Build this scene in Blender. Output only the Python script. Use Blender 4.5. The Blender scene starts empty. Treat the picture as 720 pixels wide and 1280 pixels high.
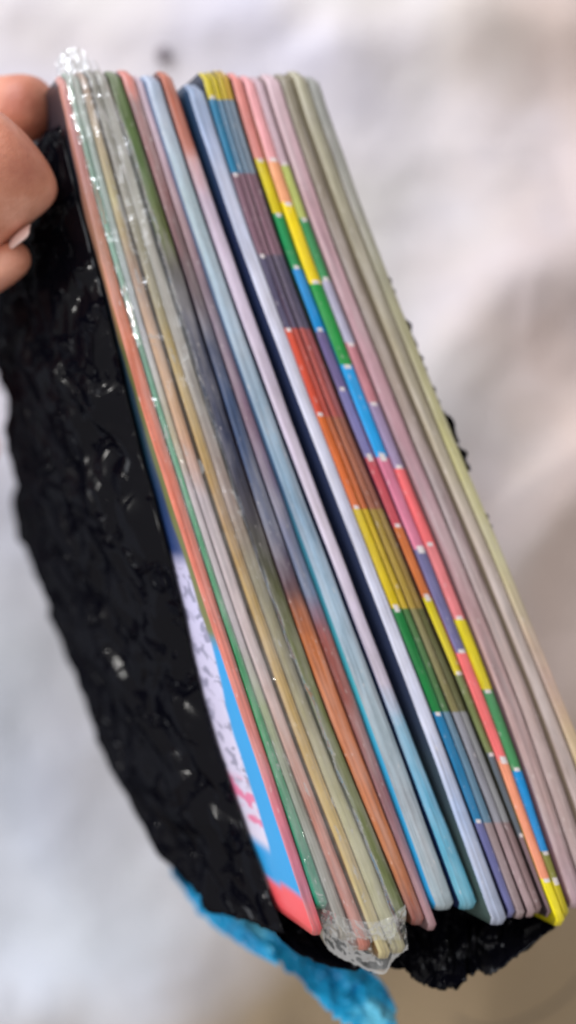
import bpy, bmesh, math, random
from mathutils import Vector, noise
random.seed(7)
SC = bpy.context.scene
COL = SC.collection

# ------------------------------------------------------------------ camera
F = 1372.0          # focal length in photo pixels (720 x 1280)
H = 0.42            # camera height above the cloth, metres
cam = bpy.data.cameras.new('camera')
cam.sensor_fit = 'VERTICAL'
cam.sensor_height = 24.0
cam.lens = 24.0 * F / 1280.0
cam.clip_start = 0.01
cam.clip_end = 20.0
cam.dof.use_dof = True
cam.dof.focus_distance = 0.234
cam.dof.aperture_fstop = 2.8
co = bpy.data.objects.new('camera', cam)
co.location = (0, 0, H)
COL.objects.link(co)
SC.camera = co

# ------------------------------------------------------------------ light
w = bpy.data.worlds.new('World')
SC.world = w
w.use_nodes = True
w.node_tree.nodes['Background'].inputs[0].default_value = (1.0, 0.965, 0.94, 1)
w.node_tree.nodes['Background'].inputs[1].default_value = 0.52

def area(name, loc, target, size, power, color, sy=None):
    l = bpy.data.lights.new(name, 'AREA')
    l.shape = 'RECTANGLE'
    l.size = size
    l.size_y = sy or size
    l.energy = power
    l.color = color
    o = bpy.data.objects.new(name, l)
    o.location = loc
    d = Vector(target) - Vector(loc)
    o.rotation_euler = d.to_track_quat('-Z', 'Y').to_euler()
    COL.objects.link(o)
    return o
area('window_light', (-1.15, 1.5, 1.35), (0, 0, 0.1), 1.7, 50.0, (0.90, 0.93, 1.0))
area('room_lamp', (-0.75, -0.15, 1.35), (0, 0, 0.15), 0.014, 2.2, (1.0, 0.97, 0.93))
area('added_glint_light', (-1.5, 0.35, 0.5), (0, 0, 0.15), 0.011, 6.0, (1.0, 0.97, 0.93))  # added low source, no known lamp, that puts glints on the black plastic

SC.view_settings.view_transform = 'Standard'
SC.view_settings.look = 'None'
SC.view_settings.exposure = 0.12
SC.view_settings.gamma = 1.0
SC.render.engine = 'CYCLES'
SC.cycles.transparent_max_bounces = 16
SC.cycles.filter_width = 2.0

# ------------------------------------------------------------------ helpers
def lin(c):
    out = []
    for v in c[:3]:
        v = v / 255.0
        out.append(v / 12.92 if v <= 0.04045 else ((v + 0.055) / 1.055) ** 2.4)
    return (out[0], out[1], out[2], 1.0)

def pix(x, y, d):
    return Vector(((x - 360.0) / F * d, (640.0 - y) / F * d, H - d))

def interp(tab, y):
    """smooth (monotone cubic-ish) interpolation of [(y, v), ...]"""
    if y <= tab[0][0]:
        (a, va), (b, vb) = tab[0], tab[1]
        return va + (vb - va) * (y - a) / (b - a)
    if y >= tab[-1][0]:
        (a, va), (b, vb) = tab[-2], tab[-1]
        return va + (vb - va) * (y - a) / (b - a)
    for i in range(len(tab) - 1):
        a, va = tab[i]; b, vb = tab[i + 1]
        if a <= y <= b:
            m0 = (vb - tab[i - 1][1]) / (b - tab[i - 1][0]) if i > 0 else (vb - va) / (b - a)
            m1 = (tab[i + 2][1] - va) / (tab[i + 2][0] - a) if i + 2 < len(tab) else (vb - va) / (b - a)
            h = b - a; t = (y - a) / h
            return ((2*t**3 - 3*t**2 + 1) * va + (t**3 - 2*t**2 + t) * h * m0
                    + (-2*t**3 + 3*t**2) * vb + (t**3 - t**2) * h * m1)

def sm(a, b, x):
    t = max(0.0, min(1.0, (x - a) / (b - a)))
    return t * t * (3 - 2 * t)

def tag(o, label=None, cat=None, group=None, kind=None):
    if label: o['label'] = label
    if cat: o['category'] = cat
    if group: o['group'] = group
    if kind: o['kind'] = kind
    return o

def empty(name, loc):
    o = bpy.data.objects.new(name, None)
    o.location = loc
    o.empty_display_size = 0.01
    COL.objects.link(o)
    return o

def mesh_obj(name, verts, faces, mats, parent=None, uvs=None, midx=None, smooth=True):
    org = Vector(parent.location) if parent else Vector((0, 0, 0))
    me = bpy.data.meshes.new(name)
    me.from_pydata([tuple(Vector(v) - org) for v in verts], [], faces)
    for m in mats: me.materials.append(m)
    if uvs:
        lay = me.uv_layers.new(name='UVMap')
        for lp in me.loops:
            lay.data[lp.index].uv = uvs[lp.vertex_index]
    for i, p in enumerate(me.polygons):
        p.use_smooth = smooth
        if midx: p.material_index = midx[i]
    me.update()
    o = bpy.data.objects.new(name, me)
    if parent: o.parent = parent
    COL.objects.link(o)
    return o

class NT:
    def __init__(self, name):
        self.m = bpy.data.materials.new(name)
        self.m.use_nodes = True
        self.t = self.m.node_tree
        self.b = self.t.nodes['Principled BSDF']
        self.out = self.t.nodes['Material Output']
    def n(self, typ, **kw):
        nd = self.t.nodes.new(typ)
        for k, v in kw.items():
            setattr(nd, k, v)
        return nd
    def l(self, a, b):
        self.t.links.new(a, b)
    def val(self, op, a, b=None, clamp=False):
        nd = self.n('ShaderNodeMath', operation=op)
        nd.use_clamp = clamp
        for i, v in enumerate((a, b)):
            if v is None: continue
            if isinstance(v, (int, float)): nd.inputs[i].default_value = v
            else: self.l(v, nd.inputs[i])
        return nd.outputs[0]
    def mix(self, f, a, b, blend='MIX'):
        nd = self.n('ShaderNodeMix', data_type='RGBA', blend_type=blend)
        for i, v in ((0, f), (6, a), (7, b)):
            if isinstance(v, (int, float)): nd.inputs[i].default_value = v
            elif isinstance(v, tuple): nd.inputs[i].default_value = v
            else: self.l(v, nd.inputs[i])
        return nd.outputs[2]
    def noise(self, vec, scale, detail=3, rough=0.5, dist=0.0):
        nd = self.n('ShaderNodeTexNoise')
        nd.inputs['Scale'].default_value = scale
        nd.inputs['Detail'].default_value = detail
        nd.inputs['Roughness'].default_value = rough
        nd.inputs['Distortion'].default_value = dist
        if vec is not None: self.l(vec, nd.inputs['Vector'])
        return nd.outputs[0]
    def ramp(self, fac, stops, interp='LINEAR'):
        nd = self.n('ShaderNodeValToRGB')
        cr = nd.color_ramp
        cr.interpolation = interp
        stops = sorted(stops, key=lambda s: s[0])[:32]
        while len(cr.elements) < len(stops): cr.elements.new(0.5)
        for e, (p, c) in zip(cr.elements, stops):
            e.position = max(0.0, min(1.0, p))
            e.color = c
        self.l(fac, nd.inputs[0])
        return nd.outputs[0]
    def bump(self, h, strength, dist):
        nd = self.n('ShaderNodeBump')
        nd.inputs['Strength'].default_value = strength
        nd.inputs['Distance'].default_value = dist
        self.l(h, nd.inputs['Height'])
        self.l(nd.outputs[0], self.b.inputs['Normal'])
        return nd.outputs[0]
    def mapping(self, vec, scale, loc=(0, 0, 0)):
        nd = self.n('ShaderNodeMapping')
        nd.inputs['Scale'].default_value = scale
        nd.inputs['Location'].default_value = loc
        self.l(vec, nd.inputs['Vector'])
        return nd.outputs[0]
    def coord(self, which='Object'):
        return self.n('ShaderNodeTexCoord').outputs[which]

Y0, YS = 60.0, 1180.0      # spine print position: v = (y - Y0) / YS
def vy(y): return (y - Y0) / YS

def print_stops(spec, banded, marks=True):
    """spec: [(y, rgb), ...].  banded: constant colour from y to the next y with a small white mark at each joint"""
    st = []
    if not banded:
        return [(vy(y), lin(c)) for y, c in spec]
    for i, (y, c) in enumerate(spec):
        if i > 0 and marks:
            st.append((vy(y - 3), lin((236, 226, 226))))
        st.append((vy(y + (2 if marks else 0)), lin(c)))
    return st

def spine_mat(name, spec, banded=False, seed=0.0, rough=0.34, streak=0.22, marks=True, ctr=0.13, mw=0.001):
    m = NT(name)
    uv = m.coord('UV')
    sep = m.n('ShaderNodeSeparateXYZ'); m.l(uv, sep.inputs[0])
    wob = m.noise(m.mapping(uv, (60, 26, 1), (seed, seed * 2, 0)), 1.0, 3)
    amp = 0.003 if banded else 0.05
    v = m.val('ADD', sep.outputs[1], m.val('MULTIPLY', m.val('SUBTRACT', wob, 0.5), amp))
    col = m.ramp(v, print_stops(spec, banded, marks), 'CONSTANT' if banded else 'LINEAR')
    if banded and marks:
        # the white registration marks cover only the middle of the narrow spine
        plain = m.ramp(v, print_stops(spec, True, False), 'CONSTANT')
        a = m.val('ABSOLUTE', m.val('SUBTRACT', sep.outputs[0], ctr))
        f = m.val('LESS_THAN', a, mw)
        col = m.mix(f, plain, col)
    # fine lengthwise streaks of the print and of rubbed edges
    s1 = m.noise(m.mapping(uv, (1900, 3.5, 1), (seed * 7, 0, 0)), 1.0, 4, 0.6)
    s2 = m.noise(m.mapping(uv, (420, 34, 1), (seed * 3, seed, 0)), 1.0, 4, 0.65)
    k = m.ramp(s1, [(0.30, (0.42, 0.40, 0.40, 1)), (0.5, (0.92, 0.92, 0.92, 1)), (0.72, (1.14, 1.12, 1.1, 1))])
    col = m.mix(streak * 2.2, col, m.mix(1.0, col, k, 'MULTIPLY'))
    k2 = m.ramp(s2, [(0.35, (0.72, 0.70, 0.68, 1)), (0.62, (1.06, 1.06, 1.06, 1))])
    col = m.mix(0.45, col, m.mix(1.0, col, k2, 'MULTIPLY'))
    s3 = m.noise(m.mapping(uv, (760, 7, 1), (seed * 5, 8, 0)), 1.0, 3, 0.55, 0.4)
    k3 = m.ramp(s3, [(0.32, (0.58, 0.57, 0.58, 1)), (0.47, (0.94, 0.94, 0.94, 1)), (0.6, (1.0, 1.0, 1.0, 1)), (0.74, (1.22, 1.2, 1.2, 1))])
    col = m.mix(0.45 if banded else 0.8, col, m.mix(1.0, col, k3, 'MULTIPLY'))
    fade = m.ramp(m.noise(m.mapping(uv, (300, 9, 1), (seed * 2, 5, 0)), 1.0, 4, 0.6), [(0.42, (0, 0, 0, 1)), (0.75, (0.35, 0.35, 0.35, 1))])
    col = m.mix(m.val('MULTIPLY', fade, 0.25 if banded else 1.0), col, lin((212, 204, 204)))
    # rubbed pale paper showing in spots
    sp = m.noise(m.mapping(uv, (1300, 90, 1), (seed * 11, 3, 0)), 1.0, 2)
    msk = m.ramp(sp, [(0.66, (0, 0, 0, 1)), (0.74, (1, 1, 1, 1))])
    col = m.mix(m.val('MULTIPLY', msk, 0.5), col, lin((226, 216, 212)))
    m.l(col, m.b.inputs['Base Color'])
    m.b.inputs['Roughness'].default_value = rough
    m.b.inputs['Specular IOR Level'].default_value = 0.45
    h = m.val('ADD', m.noise(m.mapping(uv, (500, 14, 1), (seed, 0, 0)), 1.0, 4, 0.6), m.val('MULTIPLY', s1, 0.6))
    m.bump(h, 0.35, 0.0006)
    return m.m

def side_mat(name, spec, seed=0.0):
    m = NT(name)
    uv = m.coord('UV')
    sep = m.n('ShaderNodeSeparateXYZ'); m.l(uv, sep.inputs[0])
    wob = m.noise(m.mapping(uv, (50, 20, 1), (seed, 0, 0)), 1.0, 3)
    v = m.val('ADD', sep.outputs[1], m.val('MULTIPLY', m.val('SUBTRACT', wob, 0.5), 0.06))
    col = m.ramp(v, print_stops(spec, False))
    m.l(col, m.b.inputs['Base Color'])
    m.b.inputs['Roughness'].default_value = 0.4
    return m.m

def paper_mat(name, c):
    m = NT(name)
    col = m.mix(m.noise(m.coord('Object'), 300, 4), lin(tuple(v * 0.86 for v in c)), lin(c))
    m.l(col, m.b.inputs['Base Color'])
    m.b.inputs['Roughness'].default_value = 0.8
    return m.m

# ------------------------------------------------------------------ cloth (setting)
def cloth_material():
    m = NT('cloth')
    c = m.coord('Object')
    big = m.noise(m.mapping(c, (1, 1, 1), (3.1, 1.7, 0)), 9, 3, 0.5)
    col = m.ramp(big, [(0.34, lin((212, 209, 222))), (0.5, lin((220, 214, 216))), (0.66, lin((218, 214, 209)))])
    st = m.noise(m.mapping(c, (1, 1, 1), (8.3, 4.2, 0)), 7, 4, 0.55)
    col = m.mix(m.ramp(st, [(0.52, (0, 0, 0, 1)), (0.74, (0.55, 0.55, 0.55, 1))]), col, lin((186, 170, 154)))
    gq = m.n('ShaderNodeSeparateXYZ'); m.l(c, gq.inputs[0])
    ll = m.val('ADD', m.val('MULTIPLY', gq.outputs[0], 1.0), m.val('MULTIPLY', gq.outputs[1], 0.35))
    ll = m.val('ADD', ll, m.val('MULTIPLY', m.val('SUBTRACT', m.noise(c, 8, 3, 0.5), 0.5), 0.08))
    col = m.mix(m.ramp(m.val('MULTIPLY', ll, -1.0), [(0.05, (0, 0, 0, 1)), (0.14, (0.7, 0.7, 0.7, 1))]), col, lin((198, 208, 222)))
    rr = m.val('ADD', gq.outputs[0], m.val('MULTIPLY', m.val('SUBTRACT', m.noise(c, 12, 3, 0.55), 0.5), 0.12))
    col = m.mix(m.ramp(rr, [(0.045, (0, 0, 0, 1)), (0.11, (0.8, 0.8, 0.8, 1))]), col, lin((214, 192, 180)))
    # warm brown shadow of the bundle, painted into the cloth at its lower right
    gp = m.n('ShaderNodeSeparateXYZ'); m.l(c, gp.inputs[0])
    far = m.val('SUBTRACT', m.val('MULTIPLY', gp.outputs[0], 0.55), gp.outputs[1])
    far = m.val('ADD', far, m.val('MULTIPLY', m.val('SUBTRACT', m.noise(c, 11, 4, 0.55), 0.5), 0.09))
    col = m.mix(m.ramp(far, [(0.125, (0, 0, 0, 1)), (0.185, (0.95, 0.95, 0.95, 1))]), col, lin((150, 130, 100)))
    # pile speckle of the fleece
    sp = m.noise(c, 900, 4, 0.65)
    k = m.ramp(sp, [(0.3, (0.86, 0.86, 0.88, 1)), (0.7, (1.05, 1.05, 1.05, 1))])
    col = m.mix(1.0, col, k, 'MULTIPLY')
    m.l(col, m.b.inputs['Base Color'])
    m.b.inputs['Roughness'].default_value = 0.95
    m.b.inputs['Specular IOR Level'].default_value = 0.15
    m.b.inputs['Sheen Weight'].default_value = 0.3
    h = m.val('ADD', m.val('MULTIPLY', m.noise(c, 45, 4, 0.6), 3.0), m.noise(c, 700, 3, 0.6))
    m.bump(h, 0.35, 0.002)
    return m.m

# folds: (pixel start, pixel end, height, half width in m)
FOLDS = [((760, 560), (560, 800), 0.017, 0.020),
         ((760, 250), (470, 560), 0.012, 0.030),
         ((690, 20), (430, 60), 0.007, 0.022),
         ((760, 900), (560, 1330), 0.016, 0.030),
         ((-60, 900), (240, 1330), 0.010, 0.030),
         ((330, 1300), (60, 1260), 0.008, 0.020),
         ((560, -60), (640, 330), 0.006, 0.022),
         ((20, 30), (330, 20), 0.004, 0.018)]
FOLDS = [(pix(a[0], a[1], H), pix(b[0], b[1], H), h, s) for a, b, h, s in FOLDS]
def cloth_z(x, y):
    z = 0.0
    p = Vector((x, y, 0))
    q = p + 0.012 * noise.noise_vector(p * 14)
    q.z = 0
    for a, b, h, s in FOLDS:
        a = Vector((a.x, a.y, 0)); b = Vector((b.x, b.y, 0))
        ab = b - a
        t = (q - a).dot(ab) / ab.dot(ab)
        tc = max(0, min(1, t))
        dd = (q - (a + ab * tc)).length
        side = 1.0 if ab.cross(q - a).z > 0 else 1.55
        z += h * math.exp(-(dd * side / s) ** 2)
    z += 0.006 * noise.noise(p * 9 + Vector((5, 2, 0)))
    z += 0.0022 * noise.noise(p * 28)
    z += 0.0007 * noise.noise(p * 75)
    r = max(abs(x), abs(y))
    return z
def build_cloth():
    n = 360
    verts, faces = [], []
    for j in range(n + 1):
        for i in range(n + 1):
            u = 2 * i / n - 1; v = 2 * j / n - 1
            x = 0.22 * u + 0.78 * u ** 3
            y = 0.30 * v + 0.80 * v ** 3
            verts.append((x, y, cloth_z(x, y)))
    for j in range(n):
        for i in range(n):
            a = j * (n + 1) + i
            faces.append((a, a + 1, a + n + 2, a + n + 1))
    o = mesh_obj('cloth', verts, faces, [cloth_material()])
    o['kind'] = 'structure'
    # thin dark line curving across the lower right corner
    pts = [(560, 1250), (600, 1256), (640, 1252), (680, 1238), (720, 1210), (770, 1165), (830, 1100)]
    m = NT('arc_line')
    m.b.inputs['Base Color'].default_value = lin((120, 108, 92)); m.b.inputs['Roughness'].default_value = 0.95
    vs, fs = [], []
    N = 90; R = 6
    P = []
    tabx = [(k, p[0]) for k, p in enumerate(pts)]; taby = [(k, p[1]) for k, p in enumerate(pts)]
    for k in range(N):
        t = k / (N - 1) * (len(pts) - 1)
        q = pix(interp(tabx, t), interp(taby, t), H)
        P.append(Vector((q.x, q.y, cloth_z(q.x, q.y) + 0.0001)))
    for k in range(N):
        d = (P[min(k + 1, N - 1)] - P[max(k - 1, 0)]).normalized()
        s = d.cross(Vector((0, 0, 1))).normalized(); u = s.cross(d)
        r = 0.0007 * (0.8 + 0.5 * abs(math.sin(k * 1.1)))
        for a in range(R):
            an = 2 * math.pi * a / R
            vs.append(P[k] + s * r * math.cos(an) + u * r * math.sin(an) * 0.6)
    for k in range(N - 1):
        for a in range(R):
            fs.append((k*R + a, k*R + (a+1) % R, (k+1)*R + (a+1) % R, (k+1)*R + a))
    s = mesh_obj('cloth_arc', vs, fs, [m.m])
    s['kind'] = 'structure'
build_cloth()

# ------------------------------------------------------------------ the bundle of booklets
D = Vector((-0.45, 0.0, -0.893)).normalized()     # from the spines down towards the open edges
W = 0.099
LV = [100, 160, 300, 500, 700, 900, 1080]
def spine_depth(x, y):
    return 0.2540 - 0.0150 * (y - 640) / 540 + 0.0065 * (x - 400) / 200
def spt(x, y, lift=0.0):
    return pix(x, y, spine_depth(x, y)) - D * lift

def u_sheet(ed, y_top, y_bot, depth, shrink, thick, lift, cut, seed, ns=54, na=13):
    """a folded sheet of card with its own thickness: side, rounded fold, side.  Returns verts, faces, uvs, material index"""
    L, R = ed
    verts, uvs, faces, mi = [], [], [], []
    y_top += cut; y_bot -= cut
    rows = []
    for k in range(ns):
        t = k / (ns - 1)
        # stations crowd towards both ends so that the corners are round
        tt = 0.5 - 0.5 * math.cos(math.pi * t)
        t = 0.55 * t + 0.45 * tt
        y = y_top + (y_bot - y_top) * t
        xl, xr = interp(L, y), interp(R, y)
        wob = 0.00025 * noise.noise(Vector((y * 0.012, seed * 3.1, 0))) + 0.00012 * noise.noise(Vector((y * 0.05, seed * 5.1, 2)))
        endd = min(t, 1 - t) * (y_bot - y_top) / F * 0.25
        rc = 0.0022
        drop = 0.0 if endd > rc else (rc - math.sqrt(max(0.0, rc * rc - (rc - endd) ** 2)))
        pinch = 0.8 + 0.2 * min(1.0, endd / 0.003)
        a = spt(xl, y, lift + wob); b = spt(xr, y, lift + wob)
        # the fold plane is square to D: put both shoulders on the same level
        mid = (a + b) / 2
        T = (b - a); T -= D * T.dot(D)
        wd = T.length * 1.0; T.normalize()
        half = max(0.00018, (wd / 2 - 0.00006) * pinch - shrink)
        mid = mid + D * (drop + shrink * 1.1)
        def prof(hf):
            pr = []
            hgt = min(hf * 0.62, 0.0011)
            nside = 5
            for q in range(nside):
                s = depth - shrink - (depth - shrink - hgt) * (q / nside) ** 0.75
                pr.append((-hf, s, 0))
            for q in range(na):
                an = math.pi * q / (na - 1)
                pr.append((-hf * math.cos(an), hgt * (1 - math.sin(an) ** 0.7) + (0.00016 * math.sin(q * 2.6 + seed * 2) * math.sin(an) + 0.00010 * noise.noise(Vector((q * 0.9, y * 0.011, seed)))) * min(1.0, hf / 0.0013), 1))
            for q in range(nside):
                s = depth - shrink - (depth - shrink - hgt) * ((nside - 1 - q) / nside) ** 0.75
                pr.append((hf, s, 0))
            return pr
        out = prof(half); inn = prof(max(0.00006, half - thick))
        row = []
        v = vy(y)
        fan = 0.0
        acc = 0.0; prev = None
        for (x, s, f) in out:
            p = mid + T * x + D * s
            if prev is not None: acc += (p - prev).length
            prev = p
            verts.append(p); uvs.append((acc, v)); row.append(len(verts) - 1)
        acc = 0.0; prev = None
        for (x, s, f) in inn:
            p = mid + T * x + D * (s + thick if f or s < depth - shrink - 1e-6 else s)
            if prev is not None: acc += (p - prev).length
            prev = p
            verts.append(p); uvs.append((acc, v)); row.append(len(verts) - 1)
        rows.append(row)
        flags = [f for _, _, f in out]
    n = len(flags)
    for k in range(ns - 1):
        r0, r1 = rows[k], rows[k + 1]
        for q in range(n - 1):
            sp = 0 if (flags[q] and flags[q + 1]) else 1
            faces.append((r0[q], r1[q], r1[q+1], r0[q+1])); mi.append(sp)
            faces.append((r0[n+q], r0[n+q+1], r1[n+q+1], r1[n+q])); mi.append(2)
        faces.append((r0[0], r0[n], r1[n], r1[0])); mi.append(2)
        faces.append((r0[n-1], r1[n-1], r1[2*n-1], r0[2*n-1])); mi.append(2)
    for r, flip in ((rows[0], False), (rows[-1], True)):
        for q in range(n - 1):
            f = (r[q], r[q+1], r[n+q+1], r[n+q])
            faces.append(tuple(reversed(f)) if flip else f); mi.append(2)
    return verts, faces, uvs, mi

E = {}   # spine edges in the photograph at the levels LV: (left, right)
E['salmon']  = [(76,84),(86,95),(120,136),(174,192),(235,255),(304,320),(362,378)]
E['green']   = [(84,92),(95,104),(136,144),(192,200),(255,263),(320,331),(378,395)]
E['white']   = [(92,102),(104,114),(144,153),(200,209),(263,275),(331,342),(395,411)]
E['peach']   = [(102,112),(114,124),(153,167),(209,226),(275,288),(342,360),(411,428)]
E['ochre']   = [(113,123),(126,139),(170,182),(228,241),(291,304),(363,381),(430,447)]
E['beige']   = [(123,136),(139,153),(182,198),(241,257),(304,321),(381,400),(447,468)]
E['olive']   = [(136,152),(154,174),(200,218),(259,278),(322,341),(400,415),(468,485)]
E['slate']   = [(152,171),(175,189),(219,233),(279,296),(342,367),(416,438),(486,508)]
E['mauve']   = [(171,181),(189,198),(233,244),(297,314),(368,385),(438,456),(508,522)]
E['powder']  = [(181,199),(198,220),(244,265),(314,335),(385,410),(459,488),(524,552)]
E['rust']    = [(201,218),(221,237),(267,288),(338,355),(414,433),(490,508),(556,581)]
E['lilac']   = [(230,251),(245,270),(297,316),(369,387),(449,467),(521,541),(588,610)]
E['za']      = [(254,266),(270,281),(316,327),(387,399),(465,479),(544,558),(612,624)]
E['zb']      = [(266,273),(281,289),(327,335),(399,406),(479,489),(558,568),(624,637)]
E['zc']      = [(273,280),(289,297),(335,343),(406,413),(489,499),(568,579),(637,649)]
E['zd']      = [(280,287),(297,305),(343,351),(413,421),(499,509),(579,589),(649,660)]
E['ze']      = [(289,303),(307,322),(354,366),(424,441),(511,523),(590,601),(661,668)]
E['zf']      = [(303,316),(322,338),(366,385),(441,456),(523,541),(601,616),(668,682)]
E['zg']      = [(316,328),(338,350),(385,399),(456,471),(541,557),(616,634),(682,693)]
E['pink']    = [(329,347),(351,376),(400,418),(472,492),(558,582),(636,658),(696,719)]
E['taupe']   = [(347,363),(378,394),(420,437),(493,514),(583,603),(659,680),(720,744)]
E['khaki']   = [(363,382),(394,409),(437,456),(514,532),(603,620),(680,700),(744,766)]
E['yellowish']=[(382,400),(409,423),(456,473),(532,549),(620,637),(700,717),(766,784)]

def zb(cols, ys):
    return list(zip(ys, cols))
ZY = [85, 122, 216, 317, 410, 518, 633, 759, 889, 1025]
def zspec(cols): return zb(cols, ZY)

import numpy as np
for k_ in E:     # even out the reading error along each edge
    yy = (np.array(LV) - 600.0) / 500.0
    a_ = np.polyval(np.polyfit(yy, [e[0] for e in E[k_]], 3), yy)
    b_ = np.polyval(np.polyfit(yy, [e[1] for e in E[k_]], 3), yy)
    E[k_] = [(float(p), float(q)) for p, q in zip(a_, b_)]

BK = []   # key, top y, bottom y, lift(mm), spine spec, banded, side spec, label, category-name
def bk(*a): BK.append(a)
bk('salmon', 92, 1172, 0.6, [(80,(205,150,140)),(160,(214,140,138)),(300,(206,150,128)),(480,(222,124,96)),(700,(228,128,108)),(900,(226,138,126)),(1000,(222,128,142)),(1110,(205,120,145)),(1150,(228,92,98))], False, None,
   'booklet with salmon pink spine at the left end, cover half under black plastic')
bk('green', 88, 1140, 0.2, [(80,(180,202,186)),(300,(140,188,166)),(400,(165,190,176)),(470,(50,160,116)),(700,(24,150,92)),(900,(6,156,84)),(1080,(0,140,106))], False, None,
   'thin booklet with a bright green spine beside the salmon pink one, inside the clear sleeve')
bk('white', 88, 1180, -0.3, [(80,(190,200,190)),(250,(176,200,190)),(420,(208,208,216)),(540,(206,190,150)),(610,(222,206,210)),(800,(214,200,206)),(880,(172,182,138)),(1000,(162,166,146)),(1100,(172,166,156))], False, None,
   'thin booklet with chalky white spine directly right of the bright green spine')
bk('peach', 86, 1192, 0.1, [(80,(196,164,148)),(250,(206,190,136)),(340,(206,164,134)),(500,(228,182,142)),(565,(226,168,132)),(620,(224,206,212)),(830,(226,202,200)),(920,(224,176,160)),(1000,(214,142,122)),(1120,(206,132,116))], False, None,
   'thin booklet with peach spine turning white halfway down, left of the ochre spine')
bk('ochre', 84, 1202, 0.4, [(80,(150,146,136)),(200,(160,156,142)),(370,(168,156,112)),(480,(204,168,82)),(560,(192,152,70)),(650,(176,136,88)),(750,(204,164,82)),(900,(208,168,86)),(1080,(208,178,110)),(1160,(206,192,140))], False, [(80,(60,56,48)),(500,(96,72,34)),(1100,(110,80,34))],
   'booklet with a mustard ochre spine inside the clear sleeve')
bk('beige', 84, 1196, 0.0, [(80,(170,166,156)),(250,(192,188,176)),(500,(182,172,162)),(620,(172,142,128)),(720,(152,142,112)),(900,(172,162,124)),(1080,(204,198,152)),(1170,(196,190,150))], False, None,
   'booklet with washed out beige spine between the mustard ochre and moss green spines')
bk('olive', 86, 1152, 0.5, [(80,(100,120,74)),(220,(92,116,64)),(290,(112,122,66)),(335,(84,80,62)),(390,(58,64,86)),(560,(50,56,82)),(640,(76,72,80)),(720,(86,86,60)),(850,(112,118,66)),(1000,(122,128,84)),(1120,(108,118,70))], False, [(80,(50,58,34)),(400,(24,28,42)),(1000,(60,62,30))],
   'booklet with a moss green spine that turns dark navy in its middle')
bk('slate', 84, 1160, 0.2, [(80,(230,142,130)),(118,(226,140,128)),(135,(166,124,122)),(250,(152,104,104)),(350,(112,88,92)),(430,(70,76,100)),(500,(66,86,122)),(660,(70,84,116)),(740,(112,82,86)),(790,(218,128,76)),(950,(212,126,80)),(1080,(196,124,82)),(1150,(150,72,60))], False, [(80,(90,60,60)),(450,(26,30,48)),(1000,(90,52,36))],
   'booklet with a slate blue spine ending orange at the bottom, beside the moss green one')
bk('mauve', 90, 1168, -0.3, [(80,(214,188,202)),(160,(208,180,194)),(280,(168,128,134)),(400,(134,118,136)),(520,(142,112,132)),(650,(122,124,152)),(740,(118,132,160)),(800,(172,92,82)),(900,(152,86,78)),(1050,(154,112,122)),(1150,(186,142,148))], False, None,
   'thin booklet with dusty mauve spine, brick red low down, left of the powder blue')
bk('powder', 92, 1140, 0.9, [(80,(186,198,222)),(250,(180,200,208)),(400,(176,196,214)),(550,(154,184,208)),(650,(138,166,190)),(740,(166,194,216)),(900,(170,188,198)),(1000,(176,190,200)),(1110,(168,184,192))], False, [(80,(120,140,170)),(600,(60,90,120)),(780,(60,150,165)),(860,(70,175,190)),(960,(60,170,215)),(1100,(50,160,215))],
   'booklet with pale powder blue spine and cyan cover edge at its lower left')
bk('rust', 86, 1140, 0.3, [(80,(192,110,84)),(186,(190,104,80)),(204,(214,166,164)),(260,(208,188,208)),(330,(224,208,228)),(860,(222,210,230)),(905,(134,188,216)),(1000,(104,178,212)),(1120,(96,182,208))], False, [(80,(90,50,40)),(300,(60,56,84)),(500,(20,30,64)),(1100,(18,32,70))],
   'booklet with white lavender spine, rust brown at its top and light blue below')
bk('lilac', 104, 1158, 1.1, [(80,(132,162,198)),(180,(176,192,226)),(260,(208,214,238)),(400,(222,222,242)),(900,(218,222,244)),(1000,(178,196,230)),(1140,(180,190,214))], False, [(80,(44,74,104)),(300,(40,50,84)),(860,(48,56,82)),(980,(62,76,86)),(1100,(70,88,84))],
   'booklet with pale blue-white spine and dark navy cover, left of the banded spines')
bk('za', 88, 1150, 0.4, zspec([(222,202,24),(26,126,168),(134,98,114),(86,80,108),(226,84,58),(230,112,42),(224,194,6),(8,128,58),(12,126,178),(110,112,164)]), True, [(80,(30,40,60)),(1100,(30,30,60))],
   'leftmost banded booklet, spine in strong teal, orange, yellow, green and blue')
bk('zb', 86, 1152, 0.0, zspec([(214,190,30),(112,148,176),(142,106,120),(98,88,112),(196,86,74),(196,106,64),(206,174,40),(70,120,60),(104,140,164),(164,144,146)]), True, None,
   'second banded booklet, directly right of the strongly coloured teal and orange one')
bk('zc', 85, 1150, 0.2, zspec([(204,176,52),(124,146,166),(142,106,120),(102,92,112),(184,90,84),(174,106,80),(178,148,60),(138,130,84),(156,156,166),(172,146,148)]), True, [(80,(40,36,40)),(1100,(50,34,36))],
   'third banded booklet with muted grey, brown and tan bands, before the darkest of them')
bk('zd', 84, 1146, -0.1, zspec([(208,168,60),(130,146,162),(126,92,106),(82,76,98),(152,76,80),(142,86,70),(150,122,60),(96,96,56),(142,142,144),(138,112,112)]), True, [(80,(40,36,40)),(1100,(44,30,32))],
   'fourth banded booklet from the left, with the darkest and dullest bands')
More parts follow.
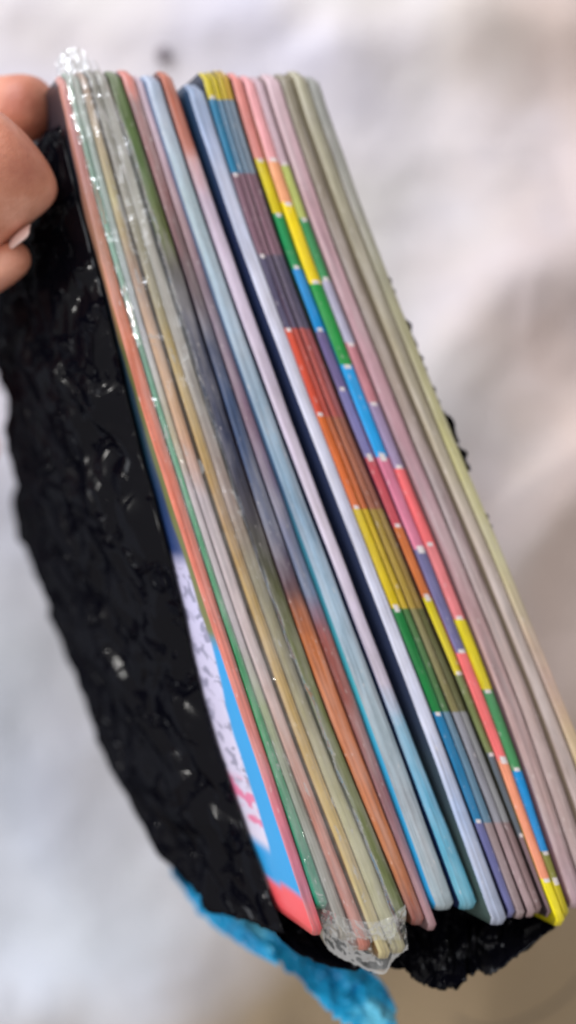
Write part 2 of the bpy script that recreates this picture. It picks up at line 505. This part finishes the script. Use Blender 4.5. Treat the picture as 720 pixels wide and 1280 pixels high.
bk('ze', 88, 1150, 0.3, [(85,(236,150,142)),(198,(228,206,0)),(266,(16,150,84)),(334,(4,146,218)),(411,(116,102,152)),(486,(130,126,182)),(570,(204,80,92)),(656,(212,116,58)),(745,(224,204,8)),(840,(122,132,80)),(940,(92,102,112)),(1042,(134,108,114))], True, [(80,(110,60,50)),(300,(10,60,40)),(600,(70,30,50)),(900,(40,44,24)),(1100,(40,30,32))],
   'banded booklet with pink top, short cyan band above purple, orange band lower down')
bk('zf', 92, 1160, 0.6, [(85,(238,168,172)),(200,(242,168,122)),(253,(250,220,0)),(353,(8,152,62)),(455,(0,164,236)),(570,(218,122,152)),(685,(110,106,152)),(812,(250,116,116)),(948,(250,158,122)),(1096,(246,228,0))], True, None,
   'banded booklet with the long cyan band at mid height and a bright yellow foot')
bk('zg', 92, 1152, 0.0, [(85,(216,188,198)),(205,(192,202,112)),(272,(60,152,90)),(348,(188,184,208)),(428,(204,134,144)),(502,(162,142,178)),(583,(250,110,114)),(680,(238,132,136)),(770,(238,218,18)),(862,(76,152,96)),(960,(0,148,220)),(1064,(142,142,60)),(1100,(208,192,20))], True, None,
   'rightmost banded booklet, coral at mid height, yellow, green and blue bands below')
bk('pink', 90, 1138, 0.5, [(80,(226,198,206)),(250,(208,170,178)),(450,(194,150,160)),(600,(188,148,158)),(800,(190,156,156)),(1000,(188,158,154)),(1120,(188,158,166))], False, [(80,(130,110,110)),(1100,(110,80,86))],
   'booklet with a dusty pink spine right of all the banded ones')
bk('taupe', 88, 1132, -0.4, [(80,(150,142,116)),(300,(160,146,134)),(480,(168,152,140)),(650,(178,156,158)),(800,(184,162,156)),(1000,(188,164,160))], False, [(80,(96,90,70)),(1100,(100,84,80))],
   'booklet with a taupe spine sunk between the dusty pink and the khaki spines')
bk('khaki', 86, 1130, 0.4, [(80,(184,180,156)),(250,(176,170,146)),(450,(168,158,134)),(600,(184,172,150)),(700,(190,174,164)),(850,(200,182,174)),(1050,(198,178,172))], False, [(80,(120,112,90)),(1100,(120,104,90))],
   'booklet with a khaki grey spine, second from the right end of the bundle')
bk('yellowish', 92, 1128, 0.0, [(80,(160,162,158)),(250,(166,164,154)),(450,(176,170,130)),(600,(198,192,136)),(700,(200,192,146)),(850,(224,190,172)),(950,(222,196,146)),(1080,(196,176,164))], False, [(80,(120,112,90)),(1100,(120,104,90))],
   'booklet with a yellowish grey spine at the right end of the bundle')

PAPER = paper_mat('page_paper', (224, 218, 206))

def cover_print():
    """front cover picture of the first booklet: pale lettering panel, cyan and olive ground, red foot"""
    m = NT('cover_print')
    uv = m.coord('UV')
    sep = m.n('ShaderNodeSeparateXYZ'); m.l(uv, sep.inputs[0])
    wob = m.noise(m.mapping(uv, (90, 26, 1)), 1.0, 3)
    v = m.val('ADD', sep.outputs[1], m.val('MULTIPLY', m.val('SUBTRACT', wob, 0.5), 0.006))
    near = m.ramp(v, [(vy(60), lin((200,140,130))), (vy(380), lin((150,110,80))), (vy(440), lin((84,84,44))), (vy(600), lin((96,98,36))), (vy(790), lin((110,112,52))), (vy(815), lin((14,150,216))), (vy(1116), lin((20,150,214))), (vy(1126), lin((232,84,90))), (vy(1200), lin((232,84,90)))])
    far = m.ramp(v, [(vy(60), lin((40,34,40))), (vy(560), lin((24,48,64))), (vy(690), lin((40,60,110))), (vy(710), lin((190,186,214))), (vy(760), lin((200,196,226))), (vy(1070), lin((214,206,226))), (vy(1085), lin((30,150,214))), (vy(1122), lin((30,150,214))), (vy(1132), lin((232,84,90)))])
    # broken dark lettering strokes, too blurred to read
    wv = m.n('ShaderNodeTexNoise'); wv.inputs['Scale'].default_value = 1.0; wv.inputs['Detail'].default_value = 2.0; wv.inputs['Distortion'].default_value = 0.8
    m.l(m.mapping(uv, (210, 75, 1), (4, 9, 0)), wv.inputs['Vector'])
    marks = m.ramp(wv.outputs[0], [(0.52, (0, 0, 0, 1)), (0.58, (1, 1, 1, 1))])
    inpan = m.ramp(v, [(vy(700), (0, 0, 0, 1)), (vy(715), (1, 1, 1, 1)), (vy(990), (1, 1, 1, 1)), (vy(1005), (0, 0, 0, 1))])
    far = m.mix(m.val('MULTIPLY', m.val('MULTIPLY', marks, inpan), 0.55), far, lin((52, 58, 92)))
    bl = m.noise(m.mapping(uv, (160, 50, 1), (1, 3, 0)), 1.0, 2)
    blm = m.ramp(bl, [(0.5, (0, 0, 0, 1)), (0.6, (1, 1, 1, 1))])
    inb = m.ramp(v, [(vy(985), (0, 0, 0, 1)), (vy(1000), (1, 1, 1, 1)), (vy(1050), (1, 1, 1, 1)), (vy(1060), (0, 0, 0, 1))])
    far = m.mix(m.val('MULTIPLY', m.val('MULTIPLY', blm, inb), 0.9), far, lin((222, 110, 150)))
    # distance from the spine: uv.x counts metres from the open edge
    edge = m.val('ADD', sep.outputs[0], m.val('MULTIPLY', m.val('SUBTRACT', m.noise(m.mapping(uv, (20, 9, 1)), 1.0, 2), 0.5), 0.006))
    wid = m.ramp(v, [(vy(400), (0.30, 0.30, 0.30, 1)), (vy(640), (0.36, 0.36, 0.36, 1)), (vy(800), (0.40, 0.40, 0.40, 1)), (vy(900), (0.78, 0.78, 0.78, 1)), (vy(1080), (1, 1, 1, 1))])
    f = m.val('DIVIDE', m.val('SUBTRACT', edge, m.val('SUBTRACT', W, m.val('MULTIPLY', wid, 0.0125))), 0.0012, clamp=True)
    f = m.val('MAXIMUM', f, 0.0, clamp=True)
    col = m.mix(f, far, near)
    m.l(col, m.b.inputs['Base Color'])
    m.b.inputs['Roughness'].default_value = 0.3
    return m.m

for i, (key, yt, yb, lift, spec, banded, side, label) in enumerate(BK):
    ed = E[key]
    L = [(y, e[0]) for y, e in zip(LV, ed)]
    R = [(y, e[1]) for y, e in zip(LV, ed)]
    mid = spt((interp(L, 640) + interp(R, 640)) / 2, 640) + D * W
    root = empty('booklet', mid)
    tag(root, label, 'booklet', 'booklets stacked in the bundle')
    wpx = ed[3][1] - ed[3][0]
    sm_ = spine_mat('spine_print', spec, banded, seed=i * 1.37, streak=0.16 if banded else 0.30,
                    rough=0.36, marks=key not in ('zb', 'zc', 'zd'), ctr=W + wpx / F * 0.25 * 0.32, mw=wpx / F * 0.25 * 0.30)
    if key == 'salmon':
        sd = cover_print()
    else:
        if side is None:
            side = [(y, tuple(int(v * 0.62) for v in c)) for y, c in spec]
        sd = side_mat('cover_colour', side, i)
    wpx = ed[3][1] - ed[3][0]
    th = 0.00032
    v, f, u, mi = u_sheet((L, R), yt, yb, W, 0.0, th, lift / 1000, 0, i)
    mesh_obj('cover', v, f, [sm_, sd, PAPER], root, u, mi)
    nf = 2 if wpx < 12 else 3
    half = wpx / F * 0.25 * 0.5
    for q in range(nf):
        shr = th + 0.00004 + (half * 0.72 - th) * (q / nf)
        if shr > half * 0.86: break
        v, f, u, mi = u_sheet((L, R), yt, yb, W - 0.001, shr, 0.00016, lift / 1000, 2 + 1.0 * q, i + q * 0.3, ns=24, na=7)
        mesh_obj('page_fold', v, f, [PAPER], root, u, [0] * len(f))

# ------------------------------------------------------------------ black plastic wrap
def black_plastic():
    m = NT('black_plastic')
    c = m.coord('Object')
    m.t.nodes.remove(m.b)
    vo = m.n('ShaderNodeTexVoronoi'); vo.inputs['Scale'].default_value = 150
    m.l(m.mapping(c, (1, 0.7, 1)), vo.inputs['Vector'])
    dents = m.ramp(m.noise(c, 105, 2, 0.45, 0.8), [(0.55, (0, 0, 0, 1)), (0.66, (1, 1, 1, 1))])
    h = m.val('ADD', m.val('MULTIPLY', m.noise(c, 45, 2, 0.45, 0.6), 0.8),
              m.val('MULTIPLY', dents, m.val('ADD', vo.outputs['Distance'], 0.35)))
    v2 = m.n('ShaderNodeTexVoronoi'); v2.inputs['Scale'].default_value = 95; v2.inputs['Randomness'].default_value = 1.0
    m.l(m.mapping(c, (1, 0.8, 1), (0.3, 0.1, 0)), v2.inputs['Vector'])
    sepc = m.n('ShaderNodeSeparateColor'); m.l(v2.outputs['Color'], sepc.inputs[0])
    keep = m.val('GREATER_THAN', sepc.outputs[0], 0.55)
    dd = m.val('DIVIDE', v2.outputs['Distance'], 0.36)
    dome = m.val('MAXIMUM', m.val('SUBTRACT', 1.0, m.val('MULTIPLY', dd, dd)), 0.0)
    h = m.val('ADD', h, m.val('MULTIPLY', m.val('MULTIPLY', dome, keep), 0.26))
    bp = m.n('ShaderNodeBump'); bp.inputs['Strength'].default_value = 1.0; bp.inputs['Distance'].default_value = 0.0085
    m.l(h, bp.inputs['Height'])
    gl = m.n('ShaderNodeBsdfGlossy'); gl.inputs['Roughness'].default_value = 0.16; m.l(bp.outputs[0], gl.inputs['Normal'])
    df = m.n('ShaderNodeBsdfDiffuse'); df.inputs[0].default_value = (0.0018, 0.0018, 0.0035, 1)
    mx = m.n('ShaderNodeMixShader'); mx.inputs[0].default_value = 0.018
    m.l(df.outputs[0], mx.inputs[1]); m.l(gl.outputs[0], mx.inputs[2]); m.l(mx.outputs[0], m.out.inputs[0])
    return m.m
BLACK = black_plastic()

def left_pt(y, s, out):
    """a point on the front cover side: s metres from the spine towards the open edge, out metres off the cover"""
    L = [(yy, e[0]) for yy, e in zip(LV, E['salmon'])]
    a = spt(interp(L, y), y, 0.0006)
    a2 = spt(interp(L, y + 5), y + 5, 0.0006)
    T = (a2 - a).normalized()
    N = D.cross(T).normalized()
    if N.x > 0: N = -N
    return a + D * s + N * out

def right_pt(y, s, out):
    L = [(yy, e[1]) for yy, e in zip(LV, E['yellowish'])]
    a = spt(interp(L, y), y, 0.0)
    a2 = spt(interp(L, y + 5), y + 5, 0.0)
    T = (a2 - a).normalized()
    N = D.cross(T).normalized()
    if N.x < 0: N = -N
    return a + D * s + N * out

def grid_obj(name, rows, mats, parent=None, thick=0.0, uv=True):
    nr, nc = len(rows), len(rows[0])
    verts = [p for r in rows for p in r]
    faces = []
    for j in range(nr - 1):
        for i in range(nc - 1):
            a = j * nc + i
            faces.append((a, a + 1, a + nc + 1, a + nc))
    uvs = [(i / (nc - 1), j / (nr - 1)) for j in range(nr) for i in range(nc)]
    o = mesh_obj(name, verts, faces, mats, parent, uvs)
    if thick:
        md = o.modifiers.new('solid', 'SOLIDIFY'); md.thickness = thick; md.offset = 0
    return o

wrap = empty('plastic_wrap', left_pt(640, W, 0.002))
tag(wrap, 'crinkled glossy black plastic wrapped round the left side and foot of the booklets', 'plastic wrap')
S0 = [(60, 0.004), (200, 0.004), (330, 0.0022), (430, 0.0035), (520, 0.0062), (640, 0.0085), (740, 0.0122), (900, 0.0205), (1020, 0.0205), (1110, 0.0185), (1180, 0.0170)]
SM = [(60, 0.102), (300, 0.102), (430, 0.108), (560, 0.120), (640, 0.137), (760, 0.136), (860, 0.126), (980, 0.122), (1080, 0.117), (1140, 0.111), (1180, 0.096), (1200, 0.078)]
rows = []
NY, NS = 190, 110
for k in range(NY):
    y = 150 + (1196 - 150) * k / (NY - 1)
    row = []
    s0 = interp(S0, y) + 0.0006 * noise.noise(Vector((y * 0.02, 0, 0)))
    s1 = interp(SM, y) + 0.0035 * noise.noise(Vector((y * 0.021, 4, 0))) + 0.0022 * noise.noise(Vector((y * 0.06, 9, 0)))
    for q in range(NS):
        u = q / (NS - 1)
        s = s0 + (s1 - s0) * u
        b = 0.0009 + 0.010 * math.sin(math.pi * min(1, u * 1.02)) ** 0.8 * sm(60, 420, y) * (1 - 0.5 * sm(900, 1190, y))
        p = Vector((s * 55, y / F * 0.25 * 55, 3))
        wv = 0.0030 * noise.noise(p) + 0.0012 * noise.noise(p * 2.3 + Vector((4, 1, 0))) + 0.0004 * abs(noise.noise(p * 4.1))
        # taut creases radiating along the bundle
        wv += 0.0012 * (1 - abs(noise.noise(Vector((s * 120 + y * 0.012, y * 0.006, 8))))) ** 6
        fade = sm(0, 0.07, u)
        row.append(left_pt(y, s, b + (0.0012 + wv) * fade))
    # turn under towards the back
    e = row[-1]
    for q in range(1, 14):
        a = q / 13
        sag = 0.006 * math.sin(math.pi * a)
        far = right_pt(y, s1 + 0.002, 0.002)
        row.append(e.lerp(far, a) + D * sag + Vector((0, 0, 0.0015 * noise.noise(Vector((a * 6, y * 0.03, 1))))))
    # up the hidden right side
    sr = 0.034 + 0.012 * noise.noise(Vector((y * 0.03, 2, 2)))
    for q in range(1, 12):
        a = q / 11
        row.append(right_pt(y, s1 + 0.002 + (sr - s1) * a, 0.002 + 0.001 * noise.noise(Vector((a * 9, y * 0.05, 6)))))
    rows.append(row)
grid_obj('wrap_sheet', rows, [BLACK], wrap, 0.00012)

# ragged shreds that stick out past the right side
def shred(name, yc, length, wid, out, parent):
    rows = []
    n = 12
    for k in range(n):
        t = k / (n - 1)
        y = yc + (t - 0.5) * length
        w_ = wid * math.sin(math.pi * (0.06 + 0.88 * t)) * (0.75 + 0.5 * noise.noise(Vector((y * 0.11, 3, 0))))
        row = []
        for q in range(6):
            a = q / 5
            row.append(right_pt(y, 0.030 * (1 - a) ** 1.2 + 0.003, 0.0016 + (out + w_) * a ** 1.3 + 0.0004 * math.sin(q * 2 + k)))
        rows.append(row)
    return grid_obj(name, rows, [BLACK], parent, 0.0002)
for yc, ln, wd, ot in ((352, 26, 0.0004, -0.0006), (412, 44, 0.0010, -0.0006), (450, 26, 0.0005, -0.0006), (490, 30, 0.0004, -0.0006), (535, 42, 0.0018, -0.0002), (574, 34, 0.0016, -0.0002), (650, 24, 0.0003, -0.0006)):
    shred('torn_edge', yc, ln, wd, ot, wrap)

# the bag mouth gathered below the feet of the booklets
def band(name, top, bot, dt, db, mats, parent, nj=34, ni=150, amp=0.002, seed=0.0, freq=60, thick=0.00015, px=None, ragged=0.0, power=1.0):
    """crumpled sheet between two edge curves [(x, y), ...] standing at depths dt(u), db(u)"""
    rows = []
    def along(c, u):
        t = u * (len(c) - 1)
        return (interp([(k, p[0]) for k, p in enumerate(c)], t), interp([(k, p[1]) for k, p in enumerate(c)], t))
    for j in range(nj):
        v = j / (nj - 1)
        row = []
        for i in range(ni):
            u = i / (ni - 1)
            tx, ty = along(top, u); bx, by = along(bot, u)
            A = pix(tx, ty, dt(u)); B = pix(bx, by, db(u))
            P = A.lerp(B, v ** power)
            n1 = Vector((u * freq * 0.16 * 6, v * 2.2, seed))
            h = noise.noise(n1) + 0.6 * noise.noise(n1 * 2.4) + 0.35 * noise.noise(n1 * 5)
            env = math.sin(math.pi * min(1, 0.12 + v * 0.9)) if True else 1
            P = P + Vector((0.15, 0.1, 1)).normalized() * amp * h * env
            if ragged:
                P = P + (B - A).normalized() * ragged * v ** 6 * (noise.noise(Vector((u * 26, 5, seed))) + 0.7 * noise.noise(Vector((u * 45, 5, seed))))
            row.append(P)
        rows.append(row)
    return grid_obj(name, rows, mats, parent, thick)

band('gathered_mouth',
     [(318, 1092), (350, 1110), (400, 1122), (450, 1126), (500, 1120), (545, 1108), (590, 1105), (640, 1102), (688, 1100)],
     [(326, 1128), (352, 1176), (404, 1206), (458, 1213), (506, 1212), (560, 1238), (592, 1216), (625, 1208), (694, 1160)],
     lambda u: 0.272 + 0.006 * u, lambda u: 0.256, [BLACK], wrap, amp=0.0060, seed=3.0, ragged=0.0009, freq=13)
band('gathered_fold',
     [(500, 1110), (525, 1112), (550, 1114), (580, 1112)],
     [(500, 1202), (520, 1226), (552, 1236), (584, 1226)],
     lambda u: 0.268, lambda u: 0.2535, [BLACK], wrap, ni=60, amp=0.004, seed=6.0, ragged=0.0008, freq=4)
band('gathered_fold',
     [(590, 1112), (615, 1112), (650, 1108), (684, 1108)],
     [(588, 1196), (610, 1219), (645, 1196), (696, 1156)],
     lambda u: 0.268, lambda u: 0.2535, [BLACK], wrap, ni=60, amp=0.004, seed=9.0, ragged=0.0008, freq=4)

# ------------------------------------------------------------------ blue plastic below the black wrap
def blue_plastic():
    m = NT('blue_plastic')
    c = m.coord('Object')
    n = m.noise(m.mapping(c, (1, 1, 1)), 60, 4, 0.6)
    col = m.ramp(n, [(0.32, lin((10, 124, 176))), (0.5, lin((34, 164, 216))), (0.62, lin((110, 206, 236)))])
    m.l(col, m.b.inputs['Base Color'])
    m.b.inputs['Roughness'].default_value = 0.3
    m.b.inputs['Transmission Weight'].default_value = 0.0
    h = m.noise(c, 80, 3, 0.5, 1.0)
    m.bump(h, 0.6, 0.004)
    return m.m
BLUE = blue_plastic()
blue = empty('blue_plastic_sheet', pix(300, 1180, 0.32))
tag(blue, 'crumpled bright blue plastic sheet sticking out from under the black wrap at the lower left', 'plastic sheet')
band('sheet_fold',
     [(190, 982), (236, 1044), (280, 1104), (320, 1120), (360, 1150), (400, 1175), (440, 1198), (478, 1228), (496, 1262)],
     [(152, 966), (184, 1034), (220, 1098), (262, 1154), (322, 1190), (370, 1220), (404, 1258), (436, 1282), (496, 1292)],
     lambda u: 0.345 - 0.065 * u, lambda u: 0.334 - 0.066 * u, [BLUE], blue, amp=0.0050, seed=1.0, ragged=0.0016, freq=12)
band('rolled_edge',
     [(206, 1040), (236, 1086), (262, 1122), (300, 1156), (342, 1186)],
     [(200, 1046), (226, 1096), (254, 1136), (296, 1178), (348, 1208)],
     lambda u: 0.338 - 0.05 * u, lambda u: 0.333 - 0.05 * u, [BLUE], blue, nj=16, amp=0.0022, seed=5.0, ragged=0.0006, freq=12)

# ------------------------------------------------------------------ clear plastic sleeve
def clear_plastic(milk=0.05, bs=170, bd=0.0018, cells=0.35):
    m = NT('clear_plastic')
    c = m.coord('Object')
    m.t.nodes.remove(m.b)
    vo = m.n('ShaderNodeTexVoronoi'); vo.inputs['Scale'].default_value = 240
    m.l(m.mapping(c, (0.5, 1, 1)), vo.inputs['Vector'])
    h = m.val('ADD', m.noise(m.mapping(c, (0.5, 1, 1)), bs, 3, 0.5, 0.8), m.val('MULTIPLY', vo.outputs['Distance'], cells))
    bp = m.n('ShaderNodeBump'); bp.inputs['Strength'].default_value = 0.6; bp.inputs['Distance'].default_value = bd
    m.l(h, bp.inputs['Height'])
    gl = m.n('ShaderNodeBsdfGlossy'); gl.inputs['Roughness'].default_value = 0.07; m.l(bp.outputs[0], gl.inputs['Normal'])
    tr = m.n('ShaderNodeBsdfTransparent'); tr.inputs[0].default_value = (0.96, 0.97, 0.97, 1)
    df = m.n('ShaderNodeBsdfDiffuse'); df.inputs[0].default_value = (0.82, 0.84, 0.84, 1); m.l(bp.outputs[0], df.inputs['Normal'])
    fr = m.n('ShaderNodeFresnel'); fr.inputs[0].default_value = 1.5; m.l(bp.outputs[0], fr.inputs['Normal'])
    f = m.val('ADD', m.val('MULTIPLY', fr.outputs[0], 0.6), 0.0, clamp=True)
    a = m.n('ShaderNodeMixShader'); m.l(f, a.inputs[0]); m.l(tr.outputs[0], a.inputs[1]); m.l(gl.outputs[0], a.inputs[2])
    mk = m.ramp(m.noise(m.mapping(c, (1, 0.4, 1)), 150, 4, 0.6), [(0.4, (milk * 0.6,) * 3 + (1,)), (0.66, (min(1, milk * 2.2),) * 3 + (1,))])
    b = m.n('ShaderNodeMixShader'); m.l(mk, b.inputs[0]); m.l(a.outputs[0], b.inputs[1]); m.l(df.outputs[0], b.inputs[2])
    m.l(b.outputs[0], m.out.inputs[0])
    return m.m
CLEAR = clear_plastic(0.052)
CLEAR3 = clear_plastic(0.03, 60, 0.0015, 0.0)
CLEAR2 = clear_plastic(0.10, 45, 0.003, 0.0)
sleeve = empty('clear_sleeve', spt(230, 640, 0.004))
tag(sleeve, 'clear crinkled plastic sleeve over the leftmost spines, bunched at the top and foot', 'plastic sleeve')
SL = [(62, 74), (100, 78), (160, 90), (300, 130), (500, 186), (700, 250), (900, 318), (1080, 378), (1170, 412)]
SR = [(62, 108), (100, 128), (160, 153), (300, 198), (500, 257), (700, 322), (900, 398), (1080, 468), (1170, 500)]
rows = []
for k in range(230):
    y = 80 + (1170 - 80) * k / 229
    xl, xr = interp(SL, y), interp(SR, y)
    row = []
    for q in range(44):
        a = q / 43
        x = xl + (xr - xl) * a
        p = Vector((a * 2.4, y * 0.010, 0))
        lf = 0.0016 + 0.0009 * noise.noise(p * 1.3) + 0.0006 * noise.noise(p * 3.0) + 0.00025 * abs(noise.noise(p * 7))
        lf += 0.0010 * sm(0, .1, a) * (1 - sm(.9, 1, a)) 
        row.append(spt(x, y, lf))
    rows.append(row)
grid_obj('sleeve_film', rows, [CLEAR], sleeve)
band('bunched_foot',
     [(404, 1136), (420, 1142), (440, 1150), (465, 1152), (488, 1146), (506, 1130)],
     [(398, 1166), (414, 1190), (442, 1205), (478, 1218), (492, 1200), (510, 1186)],
     lambda u: 0.2395, lambda u: 0.245, [CLEAR2], sleeve, nj=40, ni=90, amp=0.0022, seed=2.0, ragged=0.0003, thick=0, freq=6)
band('bunched_top',
     [(70, 78), (80, 64), (94, 60), (106, 66), (114, 84)],
     [(74, 112), (86, 118), (98, 118), (114, 116), (128, 112)],
     lambda u: 0.268, lambda u: 0.262, [CLEAR3], sleeve, nj=30, ni=60, freq=6, amp=0.0014, seed=4.0, ragged=0.0, thick=0)

# ------------------------------------------------------------------ hand
def skin_material():
    m = NT('skin')
    c = m.coord('Object')
    n = m.noise(c, 55, 4, 0.55)
    col = m.ramp(n, [(0.3, lin((176, 104, 84))), (0.5, lin((206, 138, 112))), (0.7, lin((232, 172, 150)))])
    m.l(col, m.b.inputs['Base Color'])
    m.b.inputs['Roughness'].default_value = 0.45
    m.b.inputs['Subsurface Weight'].default_value = 0.15
    m.b.inputs['Subsurface Radius'].default_value = (0.004, 0.0015, 0.0008)
    m.b.inputs['Subsurface Scale'].default_value = 1.0
    h = m.val('ADD', m.noise(m.mapping(c, (1, 1, 1)), 900, 3, 0.6), m.val('MULTIPLY', m.noise(c, 220, 3, 0.5), 1.2))
    m.bump(h, 0.3, 0.0008)
    return m.m
SKIN = skin_material()
def nail_material():
    m = NT('nail')
    m.b.inputs['Base Color'].default_value = lin((226, 192, 184))
    m.b.inputs['Roughness'].default_value = 0.22
    return m.m

def build_hand():
    # joints: pixel x, y, depth -> world, radius (m)
    J = {
        'palm':   (-250, 330, 0.300, 0.020),
        'wrist':  (-440, 420, 0.310, 0.024),
        'fore':   (-800, 560, 0.330, 0.030),
        'th0':    (-190, 400, 0.290, 0.017),
        'th1':    (-105, 330, 0.280, 0.0125),
        'th2':    (-50, 246, 0.256, 0.0150),
        'th2b':   (2, 208, 0.2530, 0.0146),
        'th3':    (42, 172, 0.2530, 0.0146),
        'i0':     (-210, 230, 0.300, 0.0125),
        'i1':     (-120, 140, 0.300, 0.0105),
        'i2':     (-45, 148, 0.290, 0.0098),
        'i3':     (20, 138, 0.276, 0.0092),
        'i4':     (64, 130, 0.271, 0.0082),
        'm0':     (-230, 330, 0.318, 0.0125),
        'm1':     (-140, 385, 0.305, 0.0090),
        'm2':     (-56, 366, 0.284, 0.0060),
        'm3':     (6, 332, 0.262, 0.0050),
        'm4':     (32, 312, 0.258, 0.0042),
        'r0':     (-250, 410, 0.330, 0.0120),
        'r1':     (-160, 500, 0.350, 0.0088),
        'r2':     (-80, 540, 0.362, 0.0078),
        'r3':     (-26, 560, 0.368, 0.0068),
        'r4':     (-2, 568, 0.368, 0.0056),
        'p0':     (-280, 450, 0.335, 0.0110),
        'p1':     (-215, 560, 0.355, 0.0080),
        'p2':     (-160, 620, 0.366, 0.0070),
        'p3':     (-115, 650, 0.372, 0.0058),
        'p4':     (-88, 664, 0.374, 0.0048),
    }
    keys = list(J)
    idx = {k: i for i, k in enumerate(keys)}
    E_ = [('palm','wrist'),('wrist','fore'),('palm','th0'),('th0','th1'),('th1','th2'),('th2','th2b'),('th2b','th3'),
          ('palm','i0'),('i0','i1'),('i1','i2'),('i2','i3'),('i3','i4'),
          ('palm','m0'),('m0','m1'),('m1','m2'),('m2','m3'),('m3','m4'),
          ('palm','r0'),('r0','r1'),('r1','r2'),('r2','r3'),('r3','r4'),
          ('palm','p0'),('p0','p1'),('p1','p2'),('p2','p3'),('p3','p4')]
    root = empty('person', pix(-250, 330, 0.32))
    tag(root, 'bare hand gripping the top left corner of the bundle with thumb and fingers', 'person')
    org = Vector(root.location)
    me = bpy.data.meshes.new('hand')
    me.from_pydata([tuple(pix(*J[k][:3]) - org) for k in keys], [(idx[a], idx[b]) for a, b in E_], [])
    o = bpy.data.objects.new('hand', me)
    COL.objects.link(o); o.parent = root
    o.modifiers.new('skin', 'SKIN')
    for i, k in enumerate(keys):
        sv = me.skin_vertices[0].data[i]
        sv.radius = (J[k][3], J[k][3])
        sv.use_root = (k == 'palm')
    sb = o.modifiers.new('sub', 'SUBSURF'); sb.levels = 3; sb.render_levels = 3
    dg = bpy.context.evaluated_depsgraph_get()
    bm_me = bpy.data.meshes.new_from_object(o.evaluated_get(dg))
    o.modifiers.clear()
    o.data = bm_me
    bm_me.materials.clear(); bm_me.materials.append(SKIN)
    for p in bm_me.polygons: p.use_smooth = True
    # finger nails as thin curved plates
    def nail(c, ax, up, ln, rad, half_angle):
        ax = ax.normalized(); sd = ax.cross(up).normalized(); up = sd.cross(ax).normalized()
        rows = []
        for j in range(11):
            v = j / 10 - 0.5
            ha = half_angle * math.sqrt(max(0.05, 1 - (abs(v) * 1.85) ** 4))
            rows.append([c + ax * ln * v + (sd * math.sin(t) + up * math.cos(t)) * rad - up * 0.0004 * (2 * v) ** 2
                         for t in [ha * (i / 5 - 1) for i in range(11)]])
        grid_obj('fingernail', rows, [NAILM], root, 0.0003)
    NAILM = nail_material()
    a, b = pix(*J['m3'][:3]), pix(*J['m4'][:3])
    nail(b + (b - a).normalized() * 0.0022, b - a, Vector((-0.1, 0.55, 0.8)), 0.0072, 0.0040, 0.6)
build_hand()

# ------------------------------------------------------------------ small dark speck on the cloth above the booklets
def lint():
    p = pix(205, 68, H - 0.004)
    base = Vector((p.x, p.y, cloth_z(p.x, p.y) + 0.0018))
    m = NT('lint'); m.b.inputs['Base Color'].default_value = lin((112, 102, 110)); m.b.inputs['Roughness'].default_value = 0.9
    bm = bmesh.new()
    bmesh.ops.create_icosphere(bm, subdivisions=3, radius=0.0026)
    for v in bm.verts:
        v.co *= 1 + 0.45 * noise.noise(v.co * 600)
        v.co.z *= 0.7
    me = bpy.data.meshes.new('lint_ball'); bm.to_mesh(me); bm.free()
    me.materials.append(m.m)
    for q in me.polygons: q.use_smooth = True
    o = bpy.data.objects.new('lint_ball', me); o.location = base
    COL.objects.link(o)
    tag(o, 'small dark grey lint ball lying on the pale cloth above the booklets', 'lint')
lint()
